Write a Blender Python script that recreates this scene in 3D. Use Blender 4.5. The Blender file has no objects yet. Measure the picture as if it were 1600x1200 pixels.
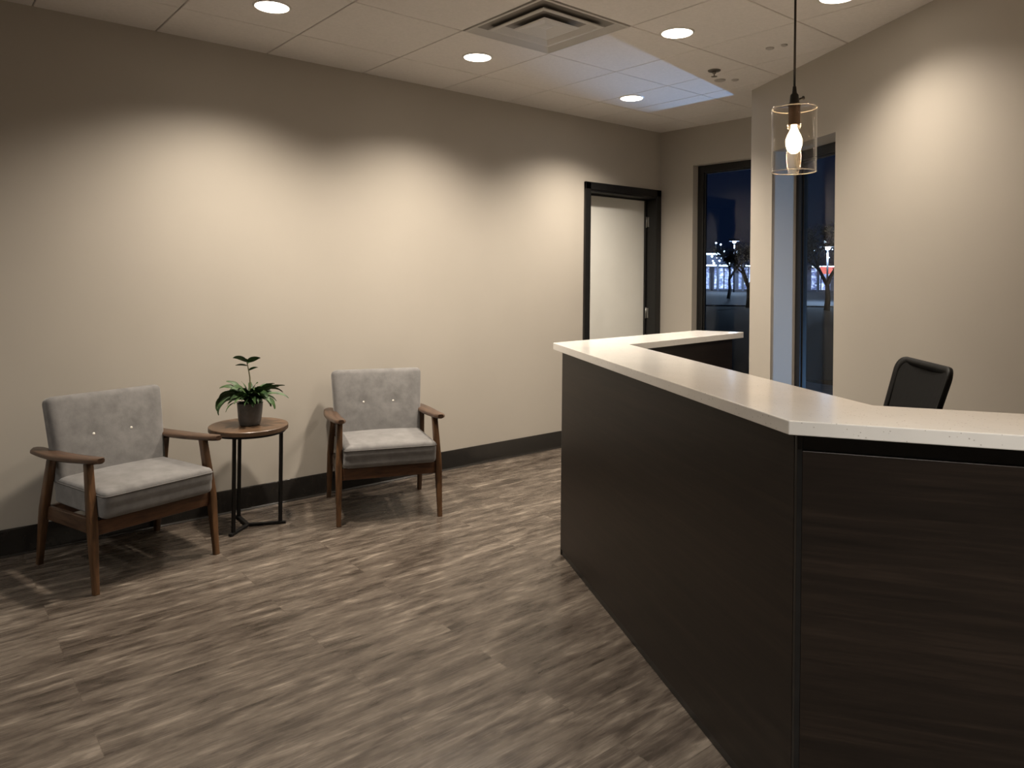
import bpy, bmesh, math, random
from mathutils import Vector, Matrix
random.seed(7)
PI = math.pi
scene = bpy.context.scene
C = scene.collection

# ------------------------------------------------------------------ camera
H = 2.724                                  # ceiling height
CAM = Vector((4.338, 0.0, 1.42))
YAW, ROLL = 0.8809, 0.0103
fw = Vector((-math.sin(YAW), math.cos(YAW), -0.0011)).normalized()
rt = Vector((math.cos(YAW), math.sin(YAW), 0))
up = rt.cross(fw)
r2 = rt*math.cos(ROLL) + up*math.sin(ROLL)
u2 = -rt*math.sin(ROLL) + up*math.cos(ROLL)
cd = bpy.data.cameras.new('camera')
cam = bpy.data.objects.new('camera', cd); C.objects.link(cam)
m = Matrix((r2, u2, -fw)).transposed().to_4x4(); m.translation = CAM
cam.matrix_world = m
cd.sensor_width = 36; cd.lens = 36*1144.2/1600
cd.shift_y = -(600-427.3)/1600
cd.clip_start = 0.05; cd.clip_end = 400
scene.camera = cam

# ------------------------------------------------------------------ world, exposure
w = bpy.data.worlds.new('night'); scene.world = w; w.use_nodes = True
bg = w.node_tree.nodes['Background']
bg.inputs[0].default_value = (0.16, 0.34, 0.95, 1); bg.inputs[1].default_value = 0.016
scene.view_settings.view_transform = 'Standard'
scene.view_settings.look = 'None'
scene.view_settings.exposure = 0.0
scene.view_settings.gamma = 1.0
scene.view_settings.use_curve_mapping = False
DOWN_W = 290.0                             # each recessed downlight (soft-edged beam)
DOWN_COL = (1.0, 0.875, 0.735)
PEND_W = 16.0
PEND_COL = (1.0, 0.62, 0.33)

# ------------------------------------------------------------------ helpers
def tag(o, label=None, cat=None, group=None, kind=None):
    if label: o['label'] = label
    if cat: o['category'] = cat
    if group: o['group'] = group
    if kind: o['kind'] = kind
    return o
def link(name, bm, mats, parent=None, smooth=False, angle=None):
    me = bpy.data.meshes.new(name)
    bmesh.ops.recalc_face_normals(bm, faces=bm.faces)
    bm.to_mesh(me); bm.free()
    if not isinstance(mats, (list, tuple)): mats = [mats]
    for mt in mats: me.materials.append(mt)
    if smooth:
        for p in me.polygons: p.use_smooth = True
        if angle is not None:
            try: me.set_sharp_from_angle(angle=math.radians(angle))
            except Exception: pass
    o = bpy.data.objects.new(name, me); C.objects.link(o)
    if parent: o.parent = parent
    return o
def empty(name, loc, rz=0, label=None, cat=None, group=None, kind=None):
    o = bpy.data.objects.new(name, None); C.objects.link(o)
    o.empty_display_size = 0.1
    o.location = loc; o.rotation_euler = (0, 0, rz)
    return tag(o, label, cat, group, kind)
def add_bm(dst, src, mat=0):
    vs = {}
    for v in src.verts: vs[v] = dst.verts.new(v.co)
    for f in src.faces:
        try:
            nf = dst.faces.new([vs[v] for v in f.verts]); nf.material_index = mat; nf.smooth = f.smooth
        except ValueError: pass
    src.free()
def box(bm, lo, hi, bev=0, mat=0, M=None, seg=2):
    t = bmesh.new(); bmesh.ops.create_cube(t, size=1)
    lo = Vector(lo); hi = Vector(hi)
    for v in t.verts:
        v.co = Vector(((v.co.x+.5)*(hi.x-lo.x)+lo.x, (v.co.y+.5)*(hi.y-lo.y)+lo.y, (v.co.z+.5)*(hi.z-lo.z)+lo.z))
    if bev: bmesh.ops.bevel(t, geom=t.edges[:], offset=bev, segments=seg, profile=.5, affect='EDGES')
    if M is not None: bmesh.ops.transform(t, matrix=M, verts=t.verts)
    add_bm(bm, t, mat)
def bar(bm, a, b, wa, wb, ref=(0, 1, 0), bev=0.004, mat=0):
    """tapered rectangular bar from a to b; wa, wb = (size along ref, size across)"""
    a = Vector(a); b = Vector(b); d = (b-a).normalized()
    s = Vector(ref); s = (s - d*s.dot(d)).normalized(); t = d.cross(s)
    q = bmesh.new(); vs = []
    for p, (p1, p2) in ((a, wa), (b, wb)):
        for i, j in ((-1, -1), (1, -1), (1, 1), (-1, 1)): vs.append(q.verts.new(p + s*i*p1/2 + t*j*p2/2))
    for f in ((0, 1, 2, 3), (4, 5, 6, 7), (0, 1, 5, 4), (1, 2, 6, 5), (2, 3, 7, 6), (3, 0, 4, 7)): q.faces.new([vs[k] for k in f])
    bmesh.ops.recalc_face_normals(q, faces=q.faces)
    if bev: bmesh.ops.bevel(q, geom=q.edges[:], offset=bev, segments=2, profile=.5, affect='EDGES')
    add_bm(bm, q, mat)
def loft(bm, pts, sizes, ref=(0, 1, 0), c=.3):
    """one continuous bar through pts with eased, chamfered rectangular sections"""
    pts = [Vector(p) for p in pts]; n = len(pts); P = []; S = []
    for i in range(n-1):
        for k in range(6 + (i == n-2)):
            u = k/6; P.append(pts[i].lerp(pts[i+1], u)); e = u*u*(3-2*u)
            S.append([a*(1-e)+b*e for a, b in zip(sizes[i], sizes[i+1])])
    rings = []
    for i, p in enumerate(P):
        d = (P[min(i+1, len(P)-1)]-P[max(i-1, 0)]).normalized(); s = Vector(ref); s = (s-d*s.dot(d)).normalized(); t = d.cross(s)
        a, b = S[i][0]/2, S[i][1]/2; k = min(a, b)*c
        rings.append([bm.verts.new(p+s*x+t*y) for x, y in ((a-k, b), (a-k*.3, b-k*.3), (a, b-k), (a, -b+k), (a-k*.3, -b+k*.3), (a-k, -b), (-a+k, -b), (-a+k*.3, -b+k*.3), (-a, -b+k), (-a, b-k), (-a+k*.3, b-k*.3), (-a+k, b))])
    for A, B in zip(rings, rings[1:]):
        for k in range(12): bm.faces.new((A[k], A[(k+1) % 12], B[(k+1) % 12], B[k]))
    bm.faces.new(rings[0]); bm.faces.new(rings[-1])
def tube(bm, pts, rad, n=10, mat=0, closed=False):
    pts = [Vector(p) for p in pts]; N = len(pts); rings = []
    prev = None
    for i, p in enumerate(pts):
        a = pts[(i-1) % N] if (closed or i) else p
        b = pts[(i+1) % N] if (closed or i < N-1) else p
        d = (b-a).normalized()
        s = prev if prev is not None else (Vector((0, 0, 1)) if abs(d.z) < .9 else Vector((1, 0, 0)))
        s = (s - d*s.dot(d)).normalized(); prev = s; t = d.cross(s)
        r = rad[i] if isinstance(rad, (list, tuple)) else rad
        rings.append([bm.verts.new(p + (s*math.cos(2*PI*k/n)+t*math.sin(2*PI*k/n))*r) for k in range(n)])
    for i in range(N if closed else N-1):
        A = rings[i]; B = rings[(i+1) % N]
        for k in range(n):
            f = bm.faces.new((A[k], A[(k+1) % n], B[(k+1) % n], B[k])); f.material_index = mat; f.smooth = True
    if not closed:
        for R_ in (rings[0], rings[-1]):
            f = bm.faces.new(R_); f.material_index = mat
def lathe(bm, prof, c=(0, 0, 0), n=40, mat=0):
    """profile of (r, z) turned about z; r=0 ends are closed"""
    c = Vector(c); rings = []
    for r, z in prof:
        if r < 1e-6: rings.append([bm.verts.new(c+Vector((0, 0, z)))])
        else: rings.append([bm.verts.new(c+Vector((r*math.cos(2*PI*k/n), r*math.sin(2*PI*k/n), z))) for k in range(n)])
    for A, B in zip(rings, rings[1:]):
        for k in range(n):
            k2 = (k+1) % n
            if len(A) == 1 and len(B) == 1: continue
            if len(A) == 1: f = bm.faces.new((A[0], B[k], B[k2]))
            elif len(B) == 1: f = bm.faces.new((A[k], A[k2], B[0]))
            else: f = bm.faces.new((A[k], A[k2], B[k2], B[k]))
            f.material_index = mat; f.smooth = True
def prism(bm, poly, z0, z1, bev=0, mat=0):
    t = bmesh.new()
    lo = [t.verts.new((x, y, z0)) for x, y in poly]; hi = [t.verts.new((x, y, z1)) for x, y in poly]
    n = len(poly)
    t.faces.new(lo[::-1]); t.faces.new(hi)
    for i in range(n): t.faces.new((lo[i], lo[(i+1) % n], hi[(i+1) % n], hi[i]))
    bmesh.ops.recalc_face_normals(t, faces=t.faces)
    if bev: bmesh.ops.bevel(t, geom=t.edges[:], offset=bev, segments=2, profile=.5, affect='EDGES')
    add_bm(bm, t, mat)
def rounded_box(sx, sy, sz, r, n=14, fn=None):
    """box of half sizes with edge radius r; fn(v) bends each vertex"""
    t = bmesh.new(); bmesh.ops.create_cube(t, size=2)
    bmesh.ops.subdivide_edges(t, edges=t.edges[:], cuts=n, use_grid_fill=True)
    for v in t.verts:
        # gather more vertices near the edges
        q = Vector([math.copysign(1-(1-abs(c))**1.6, c) for c in v.co])
        p = Vector((q.x*sx, q.y*sy, q.z*sz))
        inner = Vector((max(-(sx-r), min(sx-r, p.x)), max(-(sy-r), min(sy-r, p.y)), max(-(sz-r), min(sz-r, p.z))))
        d = p-inner
        if d.length > 1e-9: p = inner + d.normalized()*min(r, d.length*1.0) if d.length > r else inner+d
        v.co = p
        if fn: v.co = fn(v.co)
    for f in t.faces: f.smooth = True
    return t

# ------------------------------------------------------------------ materials
def mat(name, col=(.5, .5, .5), rough=.5, metal=0, spec=.5, emit=None, estr=0, coat=0, sheen=0):
    m = bpy.data.materials.new(name); m.use_nodes = True
    b = m.node_tree.nodes['Principled BSDF']
    b.inputs['Base Color'].default_value = (*col, 1)
    b.inputs['Roughness'].default_value = rough
    b.inputs['Metallic'].default_value = metal
    b.inputs['Specular IOR Level'].default_value = spec
    b.inputs['Coat Weight'].default_value = coat
    b.inputs['Sheen Weight'].default_value = sheen
    if emit: b.inputs['Emission Color'].default_value = (*emit, 1); b.inputs['Emission Strength'].default_value = estr
    return m
class NT:
    def __init__(s, m): s.m = m; s.t = m.node_tree; s.b = s.t.nodes['Principled BSDF']
    def n(s, typ, **k):
        o = s.t.nodes.new(typ)
        for a, v in k.items(): setattr(o, a, v)
        return o
    def l(s, a, b): s.t.links.new(a, b)
    def noise(s, vec, scale, detail=4, rough=.55, dist=0):
        o = s.n('ShaderNodeTexNoise'); o.inputs['Scale'].default_value = scale; o.inputs['Detail'].default_value = detail
        o.inputs['Roughness'].default_value = rough; o.inputs['Distortion'].default_value = dist
        if vec is not None: s.l(vec, o.inputs['Vector'])
        return o
    def mapping(s, scale, vec=None, rot=(0, 0, 0)):
        tc = s.n('ShaderNodeTexCoord'); o = s.n('ShaderNodeMapping')
        o.inputs['Scale'].default_value = scale; o.inputs['Rotation'].default_value = rot
        s.l(vec or tc.outputs['Object'], o.inputs['Vector']); return o.outputs[0]
    def ramp(s, fac, stops):
        o = s.n('ShaderNodeValToRGB'); e = o.color_ramp.elements
        while len(e) < len(stops): e.new(.5)
        for el, (p, c) in zip(e, stops): el.position = p; el.color = (*c, 1)
        s.l(fac, o.inputs[0]); return o.outputs[0]
    def bump(s, h, strength=.2, dist=.002):
        o = s.n('ShaderNodeBump'); o.inputs['Strength'].default_value = strength; o.inputs['Distance'].default_value = dist
        s.l(h, o.inputs['Height']); s.l(o.outputs[0], s.b.inputs['Normal'])
    def math(s, op, a, b=None):
        o = s.n('ShaderNodeMath', operation=op)
        for i, v in enumerate((a, b)):
            if v is None: continue
            if isinstance(v, (int, float)): o.inputs[i].default_value = v
            else: s.l(v, o.inputs[i])
        return o.outputs[0]
    def mix(s, fac, a, b, mode='MIX'):
        o = s.n('ShaderNodeMix', data_type='RGBA', blend_type=mode)
        for i, v in ((0, fac), (6, a), (7, b)):
            if isinstance(v, (int, float)): o.inputs[i].default_value = v
            elif isinstance(v, tuple): o.inputs[i].default_value = (*v, 1)
            else: s.l(v, o.inputs[i])
        return o.outputs[2]

def noisy(name, c1, c2, scale=(1, 1, 1), nscale=8, rough=.5, bump=.1, bdist=.001, detail=5, **k):
    m = mat(name, c1, rough, **k); t = NT(m)
    f = t.noise(t.mapping(scale), nscale, detail).outputs[0]
    t.l(t.ramp(f, [(.3, c1), (.7, c2)]), t.b.inputs['Base Color'])
    if bump: t.bump(f, bump, bdist)
    return m

M = {}
# painted drywall: fine orange-peel
m_ = mat('wall_paint', (.46, .41, .335), .62, spec=.3); t = NT(m_)
f_ = t.noise(t.mapping((1, 1, 1)), 1.3, 3).outputs[0]
t.l(t.ramp(f_, [(.3, (.425, .393, .343)), (.7, (.45, .417, .365))]), t.b.inputs['Base Color'])
t.bump(t.noise(t.mapping((1, 1, 1)), 260, 3).outputs[0], .06, .001); M['wall'] = m_
M['ceil'] = noisy('ceiling_tile', (.68, .645, .61), (.74, .70, .665), nscale=60, rough=.9, bump=.15, bdist=.001)
M['grid'] = mat('ceiling_grid', (.20, .18, .16), .5)
M['gridbar'] = mat('grid_bar', (.45, .42, .39), .45)
M['black'] = noisy('black_frame', (.006, .006, .006), (.010, .010, .010), nscale=30, rough=.35, bump=.05)
M['base'] = noisy('cove_base', (.012, .011, .010), (.017, .015, .013), nscale=20, rough=.2, bump=.0)
M['leaf_door'] = noisy('door_paint', (.74, .74, .69), (.78, .78, .73), nscale=3, rough=.45, bump=.02)
M['steel'] = mat('hinge_steel', (.35, .35, .34), .35, metal=1)
M['vent'] = mat('vent_white', (.55, .53, .50), .45)
M['vent_dark'] = mat('vent_throat', (.2, .195, .185), .6)
M['trimring'] = mat('downlight_trim', (.7, .68, .64), .4)
M['lens'] = mat('downlight_lens', (.9, .88, .85), .5, emit=(1.0, .88, .74), estr=14)
M['nickel'] = mat('sprinkler_metal', (.25, .23, .20), .4, metal=.8)

# vinyl planks running along the left wall
m_ = mat('vinyl_planks', rough=.3, spec=.36); t = NT(m_)
vec = t.mapping((1, 1, 1), rot=(0, 0, PI/2))
br = t.n('ShaderNodeTexBrick'); t.l(vec, br.inputs['Vector'])
br.offset = .37; br.offset_frequency = 2
for k_, v_ in (('Scale', 1), ('Mortar Size', .0012), ('Mortar Smooth', .2), ('Brick Width', 1.22), ('Row Height', .178), ('Bias', 0)): br.inputs[k_].default_value = v_
br.inputs['Color1'].default_value = (0, 0, 0, 1); br.inputs['Color2'].default_value = (1, 1, 1, 1); br.inputs['Mortar'].default_value = (.5, .5, .5, 1)
sep = t.n('ShaderNodeSeparateColor'); t.l(br.outputs['Color'], sep.inputs[0]); rnd = sep.outputs[0]
tc = t.n('ShaderNodeTexCoord'); sx = t.n('ShaderNodeSeparateXYZ'); t.l(tc.outputs['Object'], sx.inputs[0])
def cxyz(x, y, z):
    o = t.n('ShaderNodeCombineXYZ')
    for i, v in enumerate((x, y, z)):
        if isinstance(v, (int, float)): o.inputs[i].default_value = v
        else: t.l(v, o.inputs[i])
    return o.outputs[0]
shift = t.math('MULTIPLY', rnd, 9.0)
v1 = cxyz(t.math('MULTIPLY', sx.outputs[0], 17.0), t.math('ADD', t.math('MULTIPLY', sx.outputs[1], 2.8), shift), shift)
n1 = t.noise(v1, 1.0, 5, .62, .5).outputs[0]
v2 = cxyz(t.math('MULTIPLY', sx.outputs[0], 120.0), t.math('ADD', t.math('MULTIPLY', sx.outputs[1], 6.5), shift), shift)
n2 = t.noise(v2, 1.0, 5, .6, .3).outputs[0]
v3 = cxyz(t.math('MULTIPLY', sx.outputs[0], 30.0), t.math('ADD', t.math('MULTIPLY', sx.outputs[1], 7.0), shift), 3.0)
n3 = t.noise(v3, 1.0, 3, .5, .8).outputs[0]
s1 = t.math('ADD', t.math('MULTIPLY', n1, .56), t.math('MULTIPLY', n2, .15))
s2 = t.math('ADD', s1, t.math('MULTIPLY', n3, .33))
s3 = t.math('ADD', s2, t.math('MULTIPLY', t.math('SUBTRACT', rnd, .5), .025))
colr = t.ramp(s3, [(.39, (.032, .025, .019)), (.46, (.057, .045, .036)), (.52, (.085, .069, .055)), (.58, (.116, .096, .077)), (.68, (.225, .190, .155))])
colr = t.mix(t.math('MULTIPLY', br.outputs['Fac'], .5), colr, (.05, .04, .03))
t.l(colr, t.b.inputs['Base Color'])
t.l(t.math('ADD', t.math('MULTIPLY', n2, .16), .19), t.b.inputs['Roughness'])
t.bump(t.math('SUBTRACT', s2, t.math('MULTIPLY', br.outputs['Fac'], .5)), .18, .0012)
M['floor'] = m_

# dark horizontal-grain laminate
m_ = mat('espresso_laminate', rough=.42, spec=.35); t = NT(m_)
a_ = t.noise(t.mapping((1.6, 1.6, 34)), 1, 6, .65, .4).outputs[0]
b_ = t.noise(t.mapping((5, 5, 150)), 1, 4, .6).outputs[0]
s_ = t.math('ADD', t.math('MULTIPLY', a_, .7), t.math('MULTIPLY', b_, .3))
t.l(t.ramp(s_, [(.34, (.0085, .0062, .0048)), (.5, (.0145, .0102, .0076)), (.70, (.027, .0185, .0135))]), t.b.inputs['Base Color'])
t.bump(b_, .08, .0008); M['wood_dark'] = m_
# quartz
m_ = mat('white_quartz', rough=.12, spec=.5); t = NT(m_)
base_ = t.ramp(t.noise(t.mapping((1, 1, 1)), 6, 4).outputs[0], [(.3, (.80, .78, .74)), (.7, (.86, .84, .80))])
vo = t.n('ShaderNodeTexVoronoi'); vo.inputs['Scale'].default_value = 95; t.l(t.mapping((1, 1, 1)), vo.inputs['Vector'])
sp = t.math('LESS_THAN', vo.outputs['Distance'], .17)
sc_ = t.n('ShaderNodeSeparateColor'); t.l(vo.outputs['Color'], sc_.inputs[0])
sp = t.math('MULTIPLY', sp, t.math('GREATER_THAN', sc_.outputs[0], .55))
t.l(t.mix(t.math('MULTIPLY', sp, .55), base_, t.mix(sc_.outputs[1], (.22, .17, .12), (.45, .42, .38))), t.b.inputs['Base Color'])
M['quartz'] = m_
# upholstery
m_ = mat('grey_upholstery', rough=.85, spec=.25, sheen=.25); t = NT(m_)
a_ = t.noise(t.mapping((1, 1, 1)), 16, 5, .6).outputs[0]; b_ = t.noise(t.mapping((1, 1, 1)), 420, 2).outputs[0]
t.l(t.ramp(t.math('ADD', t.math('MULTIPLY', a_, .75), t.math('MULTIPLY', b_, .25)), [(.34, (.120, .117, .114)), (.66, (.186, .181, .177))]), t.b.inputs['Base Color'])
t.bump(t.math('ADD', t.math('MULTIPLY', a_, .8), b_), .3, .0016); M['fabric'] = m_
M['piping'] = mat('piping_dark', (.10, .095, .09), .8)
M['button'] = mat('button_silver', (.55, .52, .48), .3, metal=.3)
def woodmat(name, c1, c2, scale, rough=.38):
    m_ = mat(name, rough=rough, spec=.45); t = NT(m_)
    a_ = t.noise(t.mapping(scale), 1, 6, .6, .6).outputs[0]
    t.l(t.ramp(a_, [(.32, c1), (.68, c2)]), t.b.inputs['Base Color']); t.bump(a_, .08, .001); return m_
M['walnut'] = woodmat('walnut_vertical', (.040, .020, .009), (.125, .062, .027), (38, 38, 5))
M['walnut_x'] = woodmat('walnut_lengthwise', (.038, .021, .013), (.100, .057, .034), (6, 45, 45))
M['walnut_y'] = woodmat('walnut_crosswise', (.045, .019, .008), (.125, .056, .024), (38, 6, 38))
M['tabletop'] = woodmat('table_walnut', (.045, .026, .015), (.125, .075, .043), (34, 4, 34), .36)
M['tabletop_edge'] = M['tabletop']
M['iron'] = mat('black_iron', (.008, .008, .008), .42, metal=.3)
M['pot'] = noisy('grey_ceramic', (.085, .083, .080), (.12, .117, .112), nscale=40, rough=.38, bump=.1)
M['soil'] = noisy('soil', (.012, .009, .006), (.03, .022, .015), nscale=90, rough=.95, bump=.6, bdist=.004)
m_ = mat('plant_leaf', rough=.5, spec=.35); t = NT(m_)
t.l(t.ramp(t.noise(t.mapping((1, 1, 1)), 26, 4).outputs[0], [(.35, (.016, .042, .012)), (.68, (.060, .115, .036))]), t.b.inputs['Base Color'])
M['leaf'] = m_
M['stem'] = mat('plant_stem', (.09, .085, .035), .6)
M['mesh_black'] = noisy('office_mesh', (.006, .006, .006), (.011, .011, .010), nscale=220, rough=.8, bump=.3, spec=.2)
M['plastic_black'] = mat('office_plastic', (.004, .004, .004), .5, spec=.2)
M['cord'] = mat('cord_black', (.012, .011, .010), .5)
M['socket'] = mat('socket_bronze', (.055, .035, .022), .4, metal=.5)
M['bulb'] = mat('bulb_glow', (1, .8, .5), .4, emit=(1.0, .72, .42), estr=22)
def glassmat(name, tint, fres=1.45, rough=0.02, boost=1.0):
    m = bpy.data.materials.new(name); m.use_nodes = True; t = m.node_tree; t.nodes.clear()
    o = t.nodes.new('ShaderNodeOutputMaterial'); mx = t.nodes.new('ShaderNodeMixShader')
    tr = t.nodes.new('ShaderNodeBsdfTransparent'); gl = t.nodes.new('ShaderNodeBsdfGlossy'); fr = t.nodes.new('ShaderNodeFresnel')
    tr.inputs[0].default_value = (*tint, 1); gl.inputs[0].default_value = (1, 1, 1, 1); gl.inputs['Roughness'].default_value = rough
    fr.inputs['IOR'].default_value = fres
    # back faces of a thin pane: same reflectance as the front
    geo = t.nodes.new('ShaderNodeNewGeometry'); ior = t.nodes.new('ShaderNodeMix'); ior.data_type = 'FLOAT'
    ior.inputs[2].default_value = fres; ior.inputs[3].default_value = 1/fres
    ml = t.nodes.new('ShaderNodeMath'); ml.operation = 'MULTIPLY'; ml.inputs[1].default_value = boost; ml.use_clamp = True
    t.links.new(geo.outputs['Backfacing'], ior.inputs[0])
    t.links.new(ior.outputs[0], fr.inputs['IOR'])
    t.links.new(fr.outputs[0], ml.inputs[0]); t.links.new(ml.outputs[0], mx.inputs[0])
    t.links.new(tr.outputs[0], mx.inputs[1]); t.links.new(gl.outputs[0], mx.inputs[2]); t.links.new(mx.outputs[0], o.inputs[0])
    return m
M['rim'] = mat('ground_glass_edge', (.75, .70, .64), .25, spec=.8); M['rim'].node_tree.nodes['Principled BSDF'].inputs['Transmission Weight'].default_value = .35
M['glass'] = glassmat('window_glass', (.88, .94, 1.0), 1.25)
M['lampglass'] = glassmat('pendant_glass', (.945, .935, .92), 1.45, boost=.6)
# outdoors
M['asphalt'] = noisy('asphalt', (.020, .021, .024), (.032, .033, .037), nscale=3, rough=.9, bump=.2)
M['lawn'] = noisy('night_lawn', (.014, .018, .008), (.030, .034, .018), nscale=14, rough=1, bump=.6, bdist=.02)
M['concrete'] = noisy('concrete_walk', (.16, .17, .18), (.24, .25, .26), nscale=7, rough=.85, bump=.2)
M['bark'] = noisy('tree_bark', (.010, .008, .007), (.022, .018, .014), nscale=30, rough=.95, bump=.5, bdist=.01)
M['tree_leaf'] = noisy('night_leaves', (.010, .012, .008), (.030, .030, .022), nscale=3, rough=.9, bump=0)
M['shop_wall'] = noisy('shop_wall', (.10, .11, .14), (.16, .17, .21), nscale=2, rough=.8, bump=.1)
M['shop_dark'] = mat('shop_fascia', (.015, .02, .045), .6)
M['shop_glow'] = mat('shop_lit_window', (.3, .32, .4), .5, emit=(.62, .70, 1.0), estr=1.0)
t = NT(M['shop_glow'])
n_ = t.noise(t.mapping((1.0, 1.0, 1.6)), 1.6, 6, .75, .5).outputs[0]
t.l(t.ramp(n_, [(.38, (.01, .015, .05)), (.48, (.16, .22, .50)), (.56, (.62, .72, 1.0)), (.66, (1.9, 2.0, 2.2))]), t.b.inputs['Emission Color'])
M['tube_glow'] = mat('shop_tube_light', (.8, .85, 1), .5, emit=(.72, .84, 1.0), estr=6)
M['lamp_glow'] = mat('street_lamp_glow', (.8, .85, 1), .5, emit=(.75, .85, 1.0), estr=30)
M['blue_glow'] = mat('bollard_glow', (.6, .75, 1), .5, emit=(.25, .55, 1.0), estr=60)
M['red_glow'] = mat('red_lit_panel', (.6, .1, .1), .5, emit=(1.0, .22, .16), estr=1.1)
M['car'] = mat('car_paint', (.10, .11, .13), .3, metal=.4)
M['post'] = mat('post_metal', (.03, .03, .035), .5, metal=.5)

# ------------------------------------------------------------------ geometry constants
YB = 5.351                                  # back wall
E = Vector((1.4207, 4.5844)); DW = Vector((.8678, -.4969)); NW = Vector((.4969, .8678))   # right wall: edge, direction, outward
T_ = Vector((3.3926, 1.6607)); S_ = Vector((1.6019, 2.5334))
D3 = Vector((.830, .5575)).normalized(); N3 = Vector((-D3.y, D3.x))
D1 = (T_-S_).normalized(); N1 = Vector((-D1.y, D1.x))
def wallpt(s, o=0): return E + DW*s + NW*o

# ------------------------------------------------------------------ room shell
bm = bmesh.new(); box(bm, (-.3, -5.2, -.12), (9.2, YB+.25, 0)); tag(link('floor', bm, M['floor']), kind='structure')

# ceiling: lay-in tiles with a recessed grid between them
xs = [-.02, .457, 1.105, 1.753, 2.362, 2.972, 3.58, 4.19, 4.80, 5.41, 6.02, 6.63, 7.24, 7.85, 8.46, 9.07]
ys = [-5.0+.61*k for k in range(9)] + [.47, 1.04, 1.66, 2.302, 2.930, 3.517, 4.045, 4.43, 5.04, YB+.05]
bm = bmesh.new(); g = .0028
for x0, x1 in zip(xs, xs[1:]):
    for y0, y1 in zip(ys, ys[1:]):
        if x0 == 1.105 and y0 == 2.302: continue      # the air diffuser fills this one
        box(bm, (x0+g, y0+g, H), (x1-g, y1-g, H+.02), .003, 0, seg=1)
box(bm, (-.3, -5.2, H+.02), (9.2, YB+.25, H+.12), 0, 1)
tag(link('ceiling', bm, [M['ceil'], M['grid']]), kind='structure')

def wall_grid(name, org, d, n, length, holes, thick, z1=H+.12):
    """wall from org along d, thickness to the side of n, rectangular holes (s0,s1,z0,z1)"""
    org = Vector(org); d = Vector(d); n = Vector(n)
    ss = sorted({0, length, *[h[0] for h in holes], *[h[1] for h in holes]})
    zs = sorted({0, z1, *[h[2] for h in holes], *[h[3] for h in holes]})
    Mx = Matrix(((d.x, n.x, 0, org.x), (d.y, n.y, 0, org.y), (0, 0, 1, 0), (0, 0, 0, 1)))
    bm = bmesh.new(); V = {}; sol = {}
    for i in range(len(ss)-1):
        for k in range(len(zs)-1):
            sm, zm = (ss[i]+ss[i+1])/2, (zs[k]+zs[k+1])/2
            sol[i, k] = not any(h[0] < sm < h[1] and h[2] < zm < h[3] for h in holes)
    def vv(i, k, o):
        if (i, k, o) not in V: V[i, k, o] = bm.verts.new(Mx @ Vector((ss[i], o*thick, zs[k])))
        return V[i, k, o]
    for (i, k), s in sol.items():
        if not s: continue
        for o in (0, 1): bm.faces.new([vv(i, k, o), vv(i+1, k, o), vv(i+1, k+1, o), vv(i, k+1, o)])
        if not sol.get((i-1, k), False): bm.faces.new([vv(i, k, 0), vv(i, k+1, 0), vv(i, k+1, 1), vv(i, k, 1)])
        if not sol.get((i+1, k), False): bm.faces.new([vv(i+1, k, 0), vv(i+1, k+1, 0), vv(i+1, k+1, 1), vv(i+1, k, 1)])
        if not sol.get((i, k-1), False): bm.faces.new([vv(i, k, 0), vv(i+1, k, 0), vv(i+1, k, 1), vv(i, k, 1)])
        if not sol.get((i, k+1), False): bm.faces.new([vv(i, k+1, 0), vv(i+1, k+1, 0), vv(i+1, k+1, 1), vv(i, k+1, 1)])
    return tag(link(name, bm, M['wall']), kind='structure')
WX = -.012                                   # left wall plane (the cove base stands proud of it)
wall_grid('wall_left', (WX, -5.2), (0, 1), (-1, 0), YB+5.45, [(5.2+4.405, 5.2+5.30, -.01, 2.13)], .168)
B0, B1, BH, BS = .355, 1.19, 2.385, .10      # back window opening
wall_grid('wall_back', (-.18, YB), (1, 0), (0, 1), 1.40, [(B0+.18, B1+.18, BS, BH)], .16)
R0, R1, RH, RS = .287, .985, 2.245, .10      # right wall window opening
wall_grid('wall_right', (E.x, E.y), DW, NW, 8.2, [(R0, R1, RS, RH)], .26)
bm = bmesh.new(); prism(bm, [(E.x+.001, E.y+.001), (1.221, YB+.001), (1.221, YB+.159), (1.25, YB+.159), (1.545, 4.80)], 0, H+.12); tag(link('wall_return', bm, M['wall']), kind='structure')
wall_grid('wall_front', (-.2, -5.0), (1, 0), (0, -1), 9.2, [], .2)
wall_grid('wall_side', (8.6, -5.0), (0, 1), (1, 0), 6.2, [], .2)

# cove base along the left wall, back wall and right wall
def cove(name, a, b, n, h=.133, t=.010):
    a = Vector(a); b = Vector(b); n = Vector(n); d = (b-a)
    prof = [(0, 0), (t+.014, 0), (t+.013, .003), (t+.004, .009), (t, .020), (t, h-.006), (t-.004, h), (0, h)]
    bm = bmesh.new(); A = [bm.verts.new((a.x+n.x*x, a.y+n.y*x, z)) for x, z in prof]; Bv = [bm.verts.new((b.x+n.x*x, b.y+n.y*x, z)) for x, z in prof]
    for i in range(len(prof)-1): bm.faces.new((A[i], A[i+1], Bv[i+1], Bv[i]))
    bm.faces.new(A); bm.faces.new(Bv)
    return tag(link(name, bm, M['base'], smooth=True, angle=35), kind='structure')
cove('baseboard_left', (WX, -5), (WX, 4.362), (1, 0))
cove('baseboard_back', (WX, YB), (1.22, YB), (0, -1))
p_ = wallpt(4.05)
cove('baseboard_right', wallpt(0), wallpt(8.0), -NW)

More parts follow.
